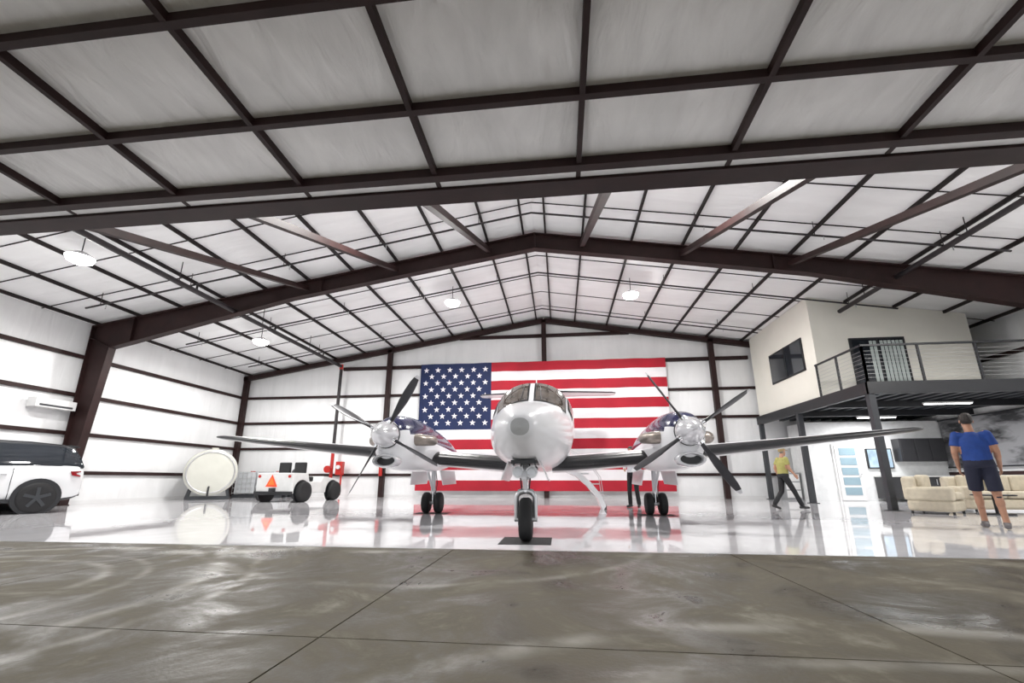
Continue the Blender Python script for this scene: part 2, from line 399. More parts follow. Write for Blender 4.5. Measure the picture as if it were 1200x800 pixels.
# ------------------------------------------------------------------ flag
FX0, FX1, FZ0, FZ1 = -6.6, 4.9, .30, 6.22
FR = mat('flag_red', (0.38, 0.005, 0.020), .75, 0, .12, 1.2); FW = mat('flag_white', (.76, .74, .76), .75, 0, .04, 2); FB = mat('flag_blue', (.005, .015, .07), .75, 0, .12, 2)
def ripple(x, z): return 19.44 + .025*math.sin(x*2.1+z*.7) + .018*math.sin(x*5.3-z*1.3) + .02*math.sin(z*2.2)
b = MB(); nx, nz = 93, 39; cw = 28
vs = []; fs = []; ms = []
for j in range(nz+1):
    for i in range(nx+1):
        x = FX0+(FX1-FX0)*i/nx; z = FZ0+(FZ1-FZ0)*j/nz; vs.append((x, ripple(x, z), z))
for j in range(nz):
    for i in range(nx):
        fs.append((j*(nx+1)+i, j*(nx+1)+i+1, (j+1)*(nx+1)+i+1, (j+1)*(nx+1)+i))
        st = j//3
        ms.append(FB if (i < cw and st >= 6) else (FR if st % 2 == 0 else FW))
b.add(vs, fs, ms, True)
CX1 = FX0+(FX1-FX0)*cw/nx; CZ0 = FZ0+(FZ1-FZ0)*6/13; cW = CX1-FX0; cH = FZ1-CZ0
for r in range(9):
    n = 6 if r % 2 == 0 else 5
    for c in range(n):
        cx = FX0+cW*((1 if r % 2 == 0 else 2)+2*c)/12; cz = CZ0+cH*(9-r)/10
        R = .15; pts = [(cx, ripple(cx, cz)-.012, cz)]
        for q in range(10):
            rr = R if q % 2 == 0 else R*.4; a = math.pi/2+q*math.pi/5
            X = cx+rr*math.cos(a); Z = cz+rr*math.sin(a); pts.append((X, ripple(X, Z)-.012, Z))
        b.add(pts, [(0, q+1, (q+1) % 10+1) for q in range(10)], FW)
b.build('american_flag', fixn=False)

# ------------------------------------------------------------------ aircraft
AX, NY = -0.47, 5.05
air = empty('twin_engine_turboprop_airplane', (AX, 0, 0))
def herm(xs, ys, x):
    if x <= xs[0]: return ys[0]
    if x >= xs[-1]: return ys[-1]
    i = max(k for k in range(len(xs)-1) if xs[k] <= x)
    def sl(k):
        if k == 0: return (ys[1]-ys[0])/(xs[1]-xs[0])
        if k == len(xs)-1: return (ys[-1]-ys[-2])/(xs[-1]-xs[-2])
        a = (ys[k]-ys[k-1])/(xs[k]-xs[k-1]); c = (ys[k+1]-ys[k])/(xs[k+1]-xs[k])
        return 0 if a*c <= 0 else 2*a*c/(a+c)
    h = xs[i+1]-xs[i]; t = (x-xs[i])/h
    return (2*t**3-3*t**2+1)*ys[i]+(t**3-2*t**2+t)*h*sl(i)+(-2*t**3+3*t**2)*ys[i+1]+(t**3-t**2)*h*sl(i+1)
FS = [0,.05,.2,.5,.9,1.4,1.9,2.1,2.5,2.85,3.3,4.5,8,9.5,11,12.3,12.9]
FT = [1.42,1.53,1.63,1.75,1.85,1.94,2.02,2.08,2.38,2.56,2.62,2.64,2.64,2.62,2.5,2.38,2.3]
FBm = [1.38,1.27,1.17,1.06,1.00,.97,.96,.96,.96,.96,.96,.96,1.0,1.22,1.6,1.95,2.1]
FWd = [.02,.14,.24,.37,.47,.57,.65,.68,.72,.74,.76,.765,.765,.66,.42,.2,.06]
def fus(s, th, off=0):
    """th measured from top, radians, + to +X"""
    t = herm(FS, FT, s); bo = herm(FS, FBm, s); w = herm(FS, FWd, s); zc = (t+bo)/2; hh = (t-bo)/2; e = 2/2.25
    sx = math.copysign(abs(math.sin(th))**e, math.sin(th)); cz = math.copysign(abs(math.cos(th))**e, math.cos(th))
    return Vector(((w+off)*sx, NY+s, zc+(hh+off)*cz))
b = MB(); n = 48
ss = [0,.02,.035,.05,.1,.15,.2,.3,.4,.5,.7,.9,1.15,1.4,1.65,1.9,2.0,2.1,2.2,2.35,2.5,2.65,2.85,3.05,3.3,3.9,4.5,5.5,6.5,7.5,8,8.7,9.5,10.2,11,11.7,12.3,12.6,12.9]
def fm(i, j):
    if ss[i] < .03: return GREYN
    th = 2*math.pi*(j+.5)/n; z = math.cos(th)
    if ss[i] > 2.9 and -.42 < z < -.28: return NAVY
    return WHITE
b.rings([[fus(s, 2*math.pi*j/n) for j in range(n)] for s in ss], WHITE, False, True, fm)
b.add([fus(0, 2*math.pi*j/n) for j in range(n)], [tuple(range(n))], GREYN); b.add([fus(12.9, 2*math.pi*j/n) for j in range(n)], [tuple(range(n))], WHITE)
b.build('fuselage', air)
def patch(b, s0, s1, t0, t1, m, off=.006, ns=8, nt=10, skew=None):
    vs = []; fs = []
    for i in range(ns+1):
        for j in range(nt+1):
            u = i/ns; v = j/nt
            a0 = t0 if not skew else t0+(skew[0]-t0)*u; a1 = t1 if not skew else t1+(skew[1]-t1)*u
            vs.append(fus(s0+(s1-s0)*u, a0+(a1-a0)*v, off))
    for i in range(ns):
        for j in range(nt): fs.append((i*(nt+1)+j, i*(nt+1)+j+1, (i+1)*(nt+1)+j+1, (i+1)*(nt+1)+j))
    b.add(vs, fs, m, True)
D = math.radians
b = MB()
for sg in (-1, 1):
    patch(b, 2.10, 2.80, sg*D(2.5), sg*D(57), BOOT, .006, skew=(sg*D(2.2), sg*D(52)))
    patch(b, 2.14, 2.76, sg*D(4.5), sg*D(54), WGLASS, .012, skew=(sg*D(4), sg*D(49)))
    patch(b, 2.34, 2.95, sg*D(60), sg*D(79), BOOT, .006, skew=(sg*D(55), sg*D(76)))
    patch(b, 2.38, 2.91, sg*D(62), sg*D(77), WGLASS, .012, skew=(sg*D(57), sg*D(74)))
    patch(b, 3.05, 3.45, sg*D(52), sg*D(74), WGLASS, .01)
    for k in range(6):
        s = 4.3+k*.75; c = D(66)
        vs = [fus(s, sg*c, .008)]; 
        for q in range(16): vs.append(fus(s+.17*math.cos(q*math.pi/8), sg*(c+.24*math.sin(q*math.pi/8)), .008))
        b.add(vs, [(0, q+1, (q+1) % 16+1) for q in range(16)], GLASS)
    p0 = fus(2.08, sg*D(12), .02); p1 = fus(2.6, sg*D(9), .03)
    b.cyl(p0, p1, .008, BOOT, seg=6)
b.build('cockpit_glazing', air, fixn=False)
b = MB()
for sg in (-1, 1):
    b.tube([(sg*.14, 5.75, 1.07), (sg*.14, 5.72, .96), (sg*.14, 5.5, .95)], .012, ALU, 8)
b.prism([(0,8.7,2.6),(0,9.1,2.6),(0,9.1,2.86),(0,8.95,2.88)], (.015,0,0), WHITE)
b.prism([(0,11.5,2.6),(0,11.8,2.6),(0,11.75,2.8),(0,11.6,2.8)], (.015,0,0), WHITE)
b.box((-.12, 6.5, .93), (.12, 6.9, .98), BOOT)
b.build('antennas_and_probes', air)

# wing
def airfoil(chord, tk, n=14):
    up = []; lo = []
    for i in range(n+1):
        x = (1-math.cos(math.pi*i/n))/2
        y = 5*tk*(.2969*math.sqrt(x)-.126*x-.3516*x*x+.2843*x**3-.1015*x**4)
        up.append((x*chord, y*chord*1.15)); lo.append((x*chord, -y*chord*.85))
    return up[::-1] + lo[1:-1], n
def wingring(x, le, chord, z, tk, vertical=False):
    pts, n = airfoil(chord, tk)
    if vertical: return [Vector((p[1], le+p[0], z)) for p in pts]
    return [Vector((x, le+p[0], z+p[1])) for p in pts]
def wmf_factory(nn, nb):
    def f(i, j):
        k = abs(j+.5-nn)
        return BOOT if k < nb else WHITE
    return f
b = MB()
for sg in (-1, 1):
    st = [(.3,9.0,2.35,1.09,.16),(.7,9.0,2.33,1.10,.16),(2.6,9.02,2.25,1.25,.15),(3.3,9.12,2.05,1.33,.145),(5.0,9.36,1.65,1.50,.14),(7.0,9.64,1.2,1.71,.13),(7.9,9.8,.98,1.805,.12),(8.1,9.9,.8,1.825,.10),(8.18,10.05,.5,1.835,.07)]
    R = [wingring(sg*a[0], a[1], a[2], a[3], a[4]) for a in st]
    b.rings(R, WHITE, True, True, wmf_factory(14, 3.2))
    b.ell((sg*8.16, 10.12, 1.835), (.05,.1,.03), REDP if sg > 0 else mat('green_lens', (.02,.4,.1), .2))
    for x in (1.3, 4.2, 6.0): b.ell((sg*x, 11.0-.02*x, 1.02+.105*x), (.03,.35,.05), WHITE)
b.build('wings', air)

def wheel(b, c, ax, r, w, hub=None):
    c = Vector(c); a = Vector(ax).normalized()
    h = w/2
    b.lathe(c - a*h, a, [(0,r*.55),(0,r*.86),(h*.25,r*.96),(h*.6,r),(h,r),(h*1.4,r),(h*1.75,r*.96),(w,r*.86),(w,r*.55)], RUB, 28)
    b.lathe(c - a*h*.95, a, [(0,r*.2),(0,r*.56),(w*.95,r*.56),(w*.95,r*.2)], hub or ALU, 20)
# nacelles, props, main gear
def nacelle(sg):
    cx = sg*2.615
    b = MB(); n = 32
    Y  = [7.42,7.50,7.7,8.1,8.6,9.3,10.2,11.1,11.9,12.6,12.9]
    W  = [.20,.27,.34,.40,.43,.44,.43,.38,.28,.12,.04]
    Tp = [1.79,1.87,1.94,2.00,2.02,1.98,1.89,1.74,1.58,1.47,1.43]
    Bt = [1.22,1.10,1.00,.95,.94,.95,.97,1.05,1.18,1.32,1.38]
    def ring(y, off=0):
        w = herm(Y, W, y)+off; t = herm(Y, Tp, y)+off; bo = herm(Y, Bt, y)-off; zc = t-(t-bo)*.45
        o = []
        for j in range(n):
            a = 2*math.pi*j/n; c = math.cos(a); h = (t-zc) if c > 0 else (zc-bo)
            o.append(Vector((cx+w*math.copysign(abs(math.sin(a))**.9, math.sin(a)), y, zc+h*c)))
        return o
    yy = [7.42,7.45,7.5,7.6,7.7,7.8,7.9,8.0,8.1,8.35,8.6,9,9.3,9.8,10.2,10.7,11.1,11.5,11.9,12.3,12.6,12.8,12.9]
    def f(i, j):
        c = math.cos(2*math.pi*(j+.5)/n); y = yy[i]
        if y > 7.44 and c > max(.45-(y-7.45)*.8, -.05): return NAVY
        return WHITE
    b.rings([ring(y) for y in yy], WHITE, True, True, f)
    R = []
    for (y, a, c) in ((7.62,.23,.125),(7.46,.235,.13),(7.38,.225,.12),(7.36,.205,.10),(7.38,.185,.085),(7.5,.17,.075)):
        R.append([Vector((cx+a*math.cos(2*math.pi*j/24), y, 1.11+c*math.sin(2*math.pi*j/24))) for j in range(24)])
    b.rings(R, SPIN, False)
    b.add([Vector((cx+.18*math.cos(2*math.pi*j/24), 7.47, 1.11+.08*math.sin(2*math.pi*j/24))) for j in range(24)], [tuple(range(24))], BOOT)
    for q in (-1, 1):
        b.ell((cx+q*.17, 7.47, 1.50), (.055,.03,.05), BOOT)
    for q in (-1, 1):
        b.tube([(cx+q*.28,7.92,1.52),(cx+q*.40,7.95,1.52),(cx+q*.50,8.06,1.52),(cx+q*.55,8.25,1.53),(cx+q*.56,8.42,1.54)], [.115,.115,.11,.10,.095], EXH, 16, caps=False)
        b.tube([(cx+q*.56,8.40,1.54),(cx+q*.55,8.30,1.53)], [.085,.08], BOOT, 16)
    b.build('nacelle', air)
    pz = 1.565; py = 7.28
    b = MB()
    b.lathe((cx, 7.43, pz), (0,-1,0), [(0,.23),(.08,.235),(.17,.225),(.28,.19),(.38,.14),(.46,.085),(.50,.04),(.515,.01)], SPIN, 28)
    b.lathe((cx, 7.44, pz), (0,-1,0), [(0,.24),(.03,.243)], BOOT, 28)
    BL = mat('prop_blade', (.035,.035,.04), .35, .3); BT = mat('prop_tip', (.6,.6,.62), .35)
    base = 61.5 if sg < 0 else 33.5
    for k in range(4):
        a = D(base+90*k); rad = Vector((math.cos(a), 0, math.sin(a))); tan = Vector((-math.sin(a), 0, math.cos(a)))
        R = []
        for r, ch, tk, pit in ((.20,.075,.07,84),(.30,.10,.055,80),(.45,.17,.035,74),(.65,.215,.026,68),(.85,.215,.02,65),(1.02,.18,.015,63),(1.13,.125,.011,62),(1.19,.06,.008,62)):
            p = D(pit); cd = tan*math.cos(p)*(-1) + Vector((0,1,0))*math.sin(p); nd = rad.cross(cd)
            o = []
            for q in range(12):
                an = 2*math.pi*q/12; o.append(Vector((cx, py, pz)) + rad*r + cd*(ch/2*math.cos(an)) + nd*(tk/2*math.sin(an)))
            R.append(o)
        b.rings(R, BL, True, True, lambda i, j: (BT if i == 6 else BL))
        b.cyl(Vector((cx,py,pz))+rad*.18, Vector((cx,py,pz))+rad*.26, .055, CHROME, seg=12)
    b.build('propeller', air)
    b = MB(); gy = 10.46
    b.cyl((cx, gy, 1.05), (cx, gy, .50), .055, WHITE); b.cyl((cx, gy, .55), (cx, gy, .27), .04, CHROME)
    b.cyl((cx-.22, gy, .245), (cx+.22, gy, .245), .035, ALU)
    b.beam((cx, gy+.05, .62), (cx, gy+.22, .45), .05, .025, WHITE); b.beam((cx, gy+.22, .45), (cx, gy+.03, .30), .05, .025, WHITE)
    b.cyl((cx, gy-.03, .55), (cx, gy-.6, 1.05), .03, WHITE, seg=10)
    b.tube([(cx+.04,gy+.04,1.0),(cx+.09,gy+.02,.7),(cx+.05,gy,.35)], .01, BOOT, 6)
    for q in (-1, 1):
        wheel(b, (cx+q*.15, gy, .248), (q,0,0), .243, .155)
        b.prism([(cx+q*.32,gy-.65,1.0),(cx+q*.32,gy+.75,1.0),(cx+q*.38,gy+.70,.68),(cx+q*.38,gy-.55,.66)], (q*.02,0,0), WHITE)
    b.build('main_landing_gear', air)
for sg in (-1, 1): nacelle(sg)

# nose gear
b = MB(); gy = 5.92
b.cyl((0, gy+.05, 1.15), (0, gy, .78), .055, WHITE); b.cyl((0, gy, .80), (0, gy, .62), .042, CHROME)
b.tube([(0,gy,.64),(-.08,gy,.62),(-.125,gy,.56),(-.125,gy,.27)], [.04,.04,.035,.03], ALU, 10)
b.tube([(0,gy,.64),(.08,gy,.62),(.125,gy,.56),(.125,gy,.27)], [.04,.04,.035,.03], ALU, 10)
b.cyl((-.15, gy, .275), (.15, gy, .275), .03, ALU)
wheel(b, (0, gy, .279), (1,0,0), .272, .165)
b.beam((0, gy-.04, .95), (0, gy-.20, .80), .06, .03, WHITE); b.beam((0, gy-.20, .80), (0, gy-.04, .66), .06, .03, WHITE)
b.cyl((0, gy+.02, .85), (0, gy+.6, 1.05), .03, WHITE, seg=10)
b.beam((-.16, gy-.05, .90), (.16, gy-.05, .90), .05, .05, ALU)
for q in (-1, 1):
    b.lathe((q*.09, gy-.03, .88), (0,-1,0), [(0,.03),(.03,.07),(.09,.08)], ALU, 20)
    b.lathe((q*.09, gy-.115, .88), (0,-1,0), [(0,.072),(.012,.05)], mat('lens_glass', (.8,.82,.85), .05, 0, .02, 4), 16)
    b.prism([(q*.20,gy-.25,1.02),(q*.20,gy+.75,.98),(q*.30,gy+.70,.76),(q*.30,gy-.2,.78)], (q*.015,0,0), WHITE)
    b.tube([(q*.05,gy-.03,1.05),(q*.07,gy-.06,.85),(q*.05,gy-.04,.66)], .01, BOOT, 6)
b.build('nose_landing_gear', air)
b = MB(); b.box((-.17, gy-.3, .985), (.17, gy+.55, 1.03), BOOT); b.build('gear_bay', air)

# tail
b = MB()
R = [wingring(0, le, ch, z, .10, True) for le, ch, z in ((15.2,2.5,2.2),(15.5,2.2,2.6),(16.1,1.85,3.4),(16.6,1.6,4.15),(16.75,1.4,4.25))]
b.rings(R, WHITE, True, True, lambda i, j: NAVY if i in (1, 2) else WHITE)
for sg in (-1, 1):
    R = [wingring(sg*x, le, ch, 4.2, .10) for x, le, ch in ((0,16.65,1.3),(.2,16.7,1.27),(2.6,17.15,.8),(2.78,17.3,.55))]
    b.rings(R, WHITE, True, True, wmf_factory(14, 2.5))
b.ell((0, 17.0, 4.2), (.11,.75,.12), WHITE)
b.build('t_tail', air)

# airstair (left side of the aircraft = +X)
b = MB(); y0, y1 = 12.1, 12.8
pp = [(.72,1.10),(.98,.98),(1.28,.72),(1.52,.42),(1.66,.10)]
for i in range(len(pp)-1):
    a, c = pp[i], pp[i+1]
    b.prism([(a[0],y0,a[1]),(c[0],y0,c[1]),(c[0]-.08,y0,c[1]-.12),(a[0]-.08,y0,a[1]-.12)], (0,y1-y0,0), WHITE)
for t in range(4):
    a, c = pp[t], pp[t+1]; mx = (a[0]+c[0])/2; mz = (a[1]+c[1])/2+.1
    b.box((mx-.12, y0+.08, mz-.015), (mx+.12, y1-.08, mz+.015), ALU)
for y in (y0+.03, y1-.03): b.tube([(.75,y,1.6),(1.2,y,1.35),(1.55,y,.85),(1.62,y,.2)], .009, ALU, 8)
b.box((1.60,y0+.1,.0), (1.68,y1-.1,.12), RUB)
patch(b, y0-NY, y1-NY, D(50), D(125), BOOT, .004)
b.build('airstair_door', air, fixn=False)

b = MB(); b.box((AX-.33, 5.62, 0), (AX+.33, 6.3, .005), RUB); b.build('drip_mat')
for sg in (-1, 1):
    b = MB(); b.box((AX+sg*2.615-.4, 10.2, 0), (AX+sg*2.615+.4, 10.75, .003), RUB); b.build('drip_mat')

# ------------------------------------------------------------------ mezzanine office
OX = 8.65; OY = 14.85; OXR = 13.5
b = MB()
b.prism([(OX,OY,3.42),(OXR,OY,3.42),(OXR,OY,roof(OXR)-.02),(OX,OY,roof(OX)-.02)], (0,.12,0), CREAM)
b.prism([(OX,OY+.12,3.42),(OX,YB-.32,3.42),(OX,YB-.32,roof(OX)-.02),(OX,OY+.12,roof(OX)-.02)], (.12,0,0), CREAM)
b.prism([(OXR-.12,OY+.12,3.42),(OXR-.12,YB-.32,3.42),(OXR-.12,YB-.32,roof(OXR)-.02),(OXR-.12,OY+.12,roof(OXR)-.02)], (.12,0,0), CREAM)
b.build('office_walls')
b = MB()
b.box((OX-.035, 15.5, 4.5), (OX+.0, 17.9, 5.7), BLACKS); b.box((OX-.045, 15.56, 4.56), (OX-.035, 17.84, 5.64), GLASS)
b.box((OX-.055, 16.67, 4.5), (OX-.035, 16.73, 5.7), BLACKS); b.build('window_1')
b = MB()
b.box((9.75, OY-.05, 3.45), (11.45, OY, 5.40), BLACKS)
SH = mat('door_blind', (.50,.56,.54), .3, 0, .1, 4)
for a, c in ((9.82, 10.57), (10.63, 11.38)):
    b.box((a, OY-.06, 3.52), (c, OY-.05, 5.33), GLASS)
    for k in range(6):
        xx = a+.04+k*.12
        if c > 11: b.box((xx, OY-.07, 3.56), (xx+.09, OY-.06, 5.28), SH)
        elif k > 3: b.box((xx, OY-.07, 3.56), (xx+.09, OY-.06, 5.28), SH)
b.build('door_1')
b = MB()
DY = 12.6
b.box((OX-.1, DY, 3.30), (XR-.12, YB-.32, 3.41), CHAR)
b.box((OX-.14, DY-.04, 3.08), (OX-.02, YB-.32, 3.42), BLACKS)
b.box((OX-.14, DY-.06, 3.08), (XR-.12, DY+.04, 3.42), BLACKS)
for k in range(14):
    xx = OX+.35+k*.42; b.box((xx, DY+.05, 3.22), (xx+.16, YB-.32, 3.30), CHAR)
for y in (14.6, 16.6): b.box((OX, y, 3.02), (XR-.12, y+.12, 3.22), BLACKS)
for x, y in ((OX-.06, DY+.05), (OX-.06, 16.3), (OX-.06, 19.3)):
    b.box((x-.08, y-.08, 0), (x+.08, y+.08, 3.1), CHAR); b.box((x-.14, y-.14, 0), (x+.14, y+.14, .02), CHAR)
b.build('mezzanine_deck')
b = MB()
def rpost(x, y): b.box((x-.025, y-.025, 3.42), (x+.025, y+.025, 4.48), BLACKS)
for y in (DY, 13.75, OY-.06): rpost(OX-.08, y)
for k in range(5): rpost(OX-.08+k*1.45, DY)
b.box((OX-.11, DY-.03, 4.46), (XR-.15, DY+.03, 4.51), BLACKS); b.box((OX-.11, DY, 4.46), (OX-.05, OY, 4.51), BLACKS)
for k in range(8):
    z = 3.55+k*.11
    b.cyl((OX-.08, DY, z), (XR-.15, DY, z), .004, ALU, seg=6); b.cyl((OX-.08, DY, z), (OX-.08, OY, z), .004, ALU, seg=6)
b.build('deck_railing')
for y in (14.0, 17.0):
    e = empty('linear_led_light', (11.6, y, 3.0))
    b = MB(); b.box((-.65,-.06,0), (.65,.06,.05), WPAINT); b.build('housing', e)
    b = MB(); b.box((-.62,-.05,-.015), (.62,.05,0), LEDM); b.build('diffuser', e)
    l = bpy.data.lights.new('led', 'AREA'); l.shape = 'RECTANGLE'; l.size = 1.2; l.size_y = .1; l.energy = 80
    lo = bpy.data.objects.new('tube', l); sc.collection.objects.link(lo); lo.parent = e; lo.location = (0,0,-.04)

# ground floor rooms below mezzanine
LW = mat('lounge_wall', (.76,.77,.77), .6)
b = MB(); b.box((9.7, 18.2, 0), (XR, 18.32, 3.0), LW); b.box((9.7, 18.32, 0), (9.82, YB-.32, 3.0), LW); b.build('wall_lounge')
b = MB()
b.box((10.55, 18.14, 0), (11.55, 18.2, 2.15), WPAINT)
FRO = mat('frosted_glass', (.28,.39,.45), .25, 0, .05, 3)
b.box((10.62, 18.11, .02), (11.48, 18.14, 2.08), WPAINT)
for k in range(5): b.box((10.76, 18.095, .22+k*.37), (11.34, 18.11, .50+k*.37), FRO)
b.cyl((11.42, 18.05, 1.0), (11.42, 18.11, 1.0), .02, ALU); b.cyl((11.42, 18.05, 1.0), (11.32, 18.05, 1.0), .012, ALU)
b.build('door_2')
b = MB()
KD = mat('dark_cabinet', (.03,.03,.033), .35); KW = mat('counter_white', (.6,.6,.58), .3)
b.box((11.9, 17.62, .1), (14.3, 18.18, .88), KD); b.box((11.88, 17.58, .88), (14.32, 18.19, .93), KW)
for k in range(4): b.box((11.94+k*.59, 17.60, .14), (11.94+k*.59+.55, 17.62, .84), KD); b.box((12.4+k*.59, 17.57, .6), (12.42+k*.59, 17.60, .8), ALU)
b.box((12.75, 17.8, 1.45), (14.3, 18.19, 2.3), KD)
for k in range(3): b.box((12.78+k*.51, 17.78, 1.48), (12.78+k*.51+.47, 17.80, 2.27), KD)
b.build('kitchen_cabinets', bevel=.006)
b = MB(); SCR = mat('tv_screen', (.25,.33,.4), .2, 0, .5, 3, emit=(.45,.6,.75), estr=.5)
b.box((11.75, 18.12, 1.2), (12.65, 18.2, 1.95), BLACKS); b.box((11.79, 18.11, 1.24), (12.61, 18.12, 1.91), SCR); b.build('wall_television')
b = MB(); b.box((9.0, 18.9, 0), (9.6, 19.4, 1.05), mat('grey_cabinet', (.3,.31,.32), .4)); b.box((8.98,18.88,1.05), (9.62,19.42,1.09), ALU)
for k in range(3): b.box((9.03, 18.88, .08+k*.32), (9.57, 18.9, .36+k*.32), WPAINT)
b.build('tool_cabinet', bevel=.008)
b = MB(); b.box((XR-.14, 12.9, 1.25), (XR-.105, 18.1, 2.95), mural_mat()); b.box((XR-.13, 12.86, 1.2), (XR-.1, 18.14, 1.25), BLACKS); b.box((XR-.13, 12.86, 2.95), (XR-.1, 18.14, 3.0), BLACKS); b.build('wall_mural')

def armchair(loc, rz, w=1.0, name='armchair', n=1):
    e = empty(name, loc, rz)
    b = MB(); b.box((-w/2, -.42, .06), (w/2, .42, .32), SOFA)
    b.box((-w/2, .22, .30), (w/2, .46, .86), SOFA)
    b.box((-w/2-.02, -.44, .30), (-w/2+.2, .42, .62), SOFA); b.box((w/2-.2, -.44, .30), (w/2+.02, .42, .62), SOFA)
    b.build('frame', e, bevel=.07, seg=4)
    b = MB(); iw = (w-.42)/n
    for k in range(n):
        x0 = -w/2+.21+k*iw; b.box((x0+.005, -.46, .33), (x0+iw-.005, .24, .50), SOFA)
        b.T = Matrix.Translation((0,.05,.0)); b.box((x0+.01, .02, .48), (x0+iw-.01, .20, .90), SOFA); b.T = Matrix.Identity(4)
    b.build('cushions', e, bevel=.06, seg=4)
    b = MB()
    for x in (-w/2+.08, w/2-.08):
        for y in (-.36, .36): b.cyl((x, y, 0), (x, y, .08), .025, BLACKS, seg=10)
    b.build('feet', e)
armchair((8.95, 11.75, 0), D(40), .98)
armchair((11.3, 12.7, 0), D(0), 2.2, 'sofa', 3)
armchair((10.9, 10.5, 0), D(-75), 1.0)
b = MB(); b.box((-.28,-.17,0), (.28,.17,.32), BLACKS); b.tube([(-.14,0,.3),(-.1,0,.46),(.1,0,.46),(.14,0,.3)], .015, BLACKS, 8); b.box((-.2,-.2,.06), (.2,-.17,.22), CHAR)
o = b.build('duffel_bag', bevel=.05, seg=3); o.location = (9.0, 9.35, 0); o.rotation_euler = (0,0,.3)
b = MB(); b.cyl((0,0,.0), (0,0,.03), .3, BLACKS, seg=24); b.cyl((0,0,.03), (0,0,.42), .03, BLACKS); b.cyl((0,0,.42), (0,0,.45), .38, BLACKS, seg=28)
o = b.build('side_table', bevel=.006); o.location = (10.0, 11.5, 0)

# ------------------------------------------------------------------ left side equipment
def suv(loc, rz):
    e = empty('white_suv', loc, rz, .95)
    CW = mat('car_white', (.76,.77,.78), .15, 0, .02, 3, coat=.8)
    b = MB()
    X = [2.40,2.34,2.15,1.75,1.2,.95,.3,-.5,-1.3,-1.9,-2.15,-2.28,-2.32]
    Wd= [.62,.80,.92,.97,.985,.985,.985,.985,.985,.97,.93,.86,.78]
    Zt= [.78,.92,1.00,1.06,1.10,1.12,1.13,1.15,1.17,1.18,1.17,1.12,1.05]
    Zb= [.42,.34,.28,.26,.26,.26,.26,.26,.26,.28,.32,.38,.44]
    R = []
    for x, w, t, z in zip(X, Wd, Zt, Zb):
        h = t-z
        half = [(w*.80,z),(w*.96,z+.08*h),(w,z+.28*h),(w*.985,z+.55*h),(w,z+.80*h),(w*.97,z+.93*h),(w*.90,t),(w*.45,t+.015),(0,t+.02)]
        ring = [(x, p[0], p[1]) for p in half] + [(x, -p[0], p[1]) for p in half[::-1][1:]] + [(x, 0, z)]
        R.append(ring)
    nn = len(R[0])
    b.rings(R, CW, True, True, lambda i, j: BLACKS if j in (0, nn-1, nn-2, 15, 16) and j not in (1,) else CW)
    X = [1.0,.75,.45,.1,-.5,-1.2,-1.8,-2.05,-2.18,-2.27]
    Zr= [1.14,1.36,1.58,1.73,1.79,1.785,1.74,1.67,1.45,1.17]
    R = []
    for x, z in zip(X, Zr):
        base = 1.12; f = (z-base)/.66; wb = .90; wr = wb - .20*f
        if x < -1.9: wb -= .05; wr = wb-.18*f
        ring = [(x, wb, base),(x, wb-.02, base+(z-base)*.12),(x, wr+.03, z-(z-base)*.10),(x, wr-.05, z-.005),(x, wr*.5, z+.012*f),(x,0,z+.02*f)]
        ring = ring + [(p[0], -p[1], p[2]) for p in ring[::-1][1:]]
        R.append(ring)
    b.rings(R, GLASS, True, True, lambda i, j: (BLACKS if j in (2,3,4,5,6,7) and i > 2 else GLASS))
    b.build('body', e)
    b = MB()
    for q in (-1, 1):
        for x in (1.46, -1.46):
            b.cyl((x, q*.90, .40), (x, q*.992, .40), .455, BLACKS, seg=32)
            wheel(b, (x, q*.90, .385), (0,q,0), .385, .26, BLACKS)
            for k in range(5):
                a = 2*math.pi*k/5+.3
                b.beam((x, q*1.033, .385), (x+.25*math.cos(a), q*1.036, .385+.25*math.sin(a)), .07, .02, CHAR, up=(0,q,0))
            b.cyl((x,q*1.02,.385), (x,q*1.045,.385), .06, CHAR)
    b.build('wheels', e)
    b = MB(); TL = mat('tail_lamp', (.25,.005,.01), .15, coat=.6)
    for q in (-1, 1):
        b.prism([(-2.30,q*.70,.88),(-2.30,q*.70,1.06),(-2.20,q*.92,1.05),(-1.98,q*.978,1.04),(-2.02,q*.978,.93),(-2.2,q*.925,.90)], (-.012,q*.012,0), TL)
        for x in (-.95, .05, .98): b.box((x-.006, q*.975-.012, .36), (x+.006, q*.975+.012, 1.10), BLACKS)
        for x in (-.75, .25): b.box((x-.1, q*.985-.02, .93), (x+.1, q*.985+.02, .96), CHROME)
        b.box((-1.0, q*.955-.03, .27), (1.0, q*.955+.035, .36), BLACKS)
        b.ell((.72, q*1.08, 1.15), (.10,.12,.08), BLACKS)
        for x in (-.95, .05): b.beam((x, q*.885, 1.13), (x-.05, q*.715, 1.70), .07, .02, BLACKS, up=(0,q,0))
        b.ell((2.28, q*.68, .82), (.08,.17,.07), mat('lens_glass', (.8,.82,.85), .05))
    b.box((2.33,-.5,.55), (2.41,.5,.80), BLACKS)
    b.box((-2.34,-.7,.40), (-2.26,.7,.56), BLACKS)
    b.box((-2.335,-.28,.66), (-2.31,.28,.78), WPAINT)
    b.prism([(-1.95,-.6,1.70),(-1.95,.6,1.70),(-2.2,.55,1.68),(-2.2,-.55,1.68)], (0,0,.035), BLACKS)
    b.build('trim', e, bevel=.005)
suv((-13.84, 8.34, 0), math.atan2(-.93, -.37))

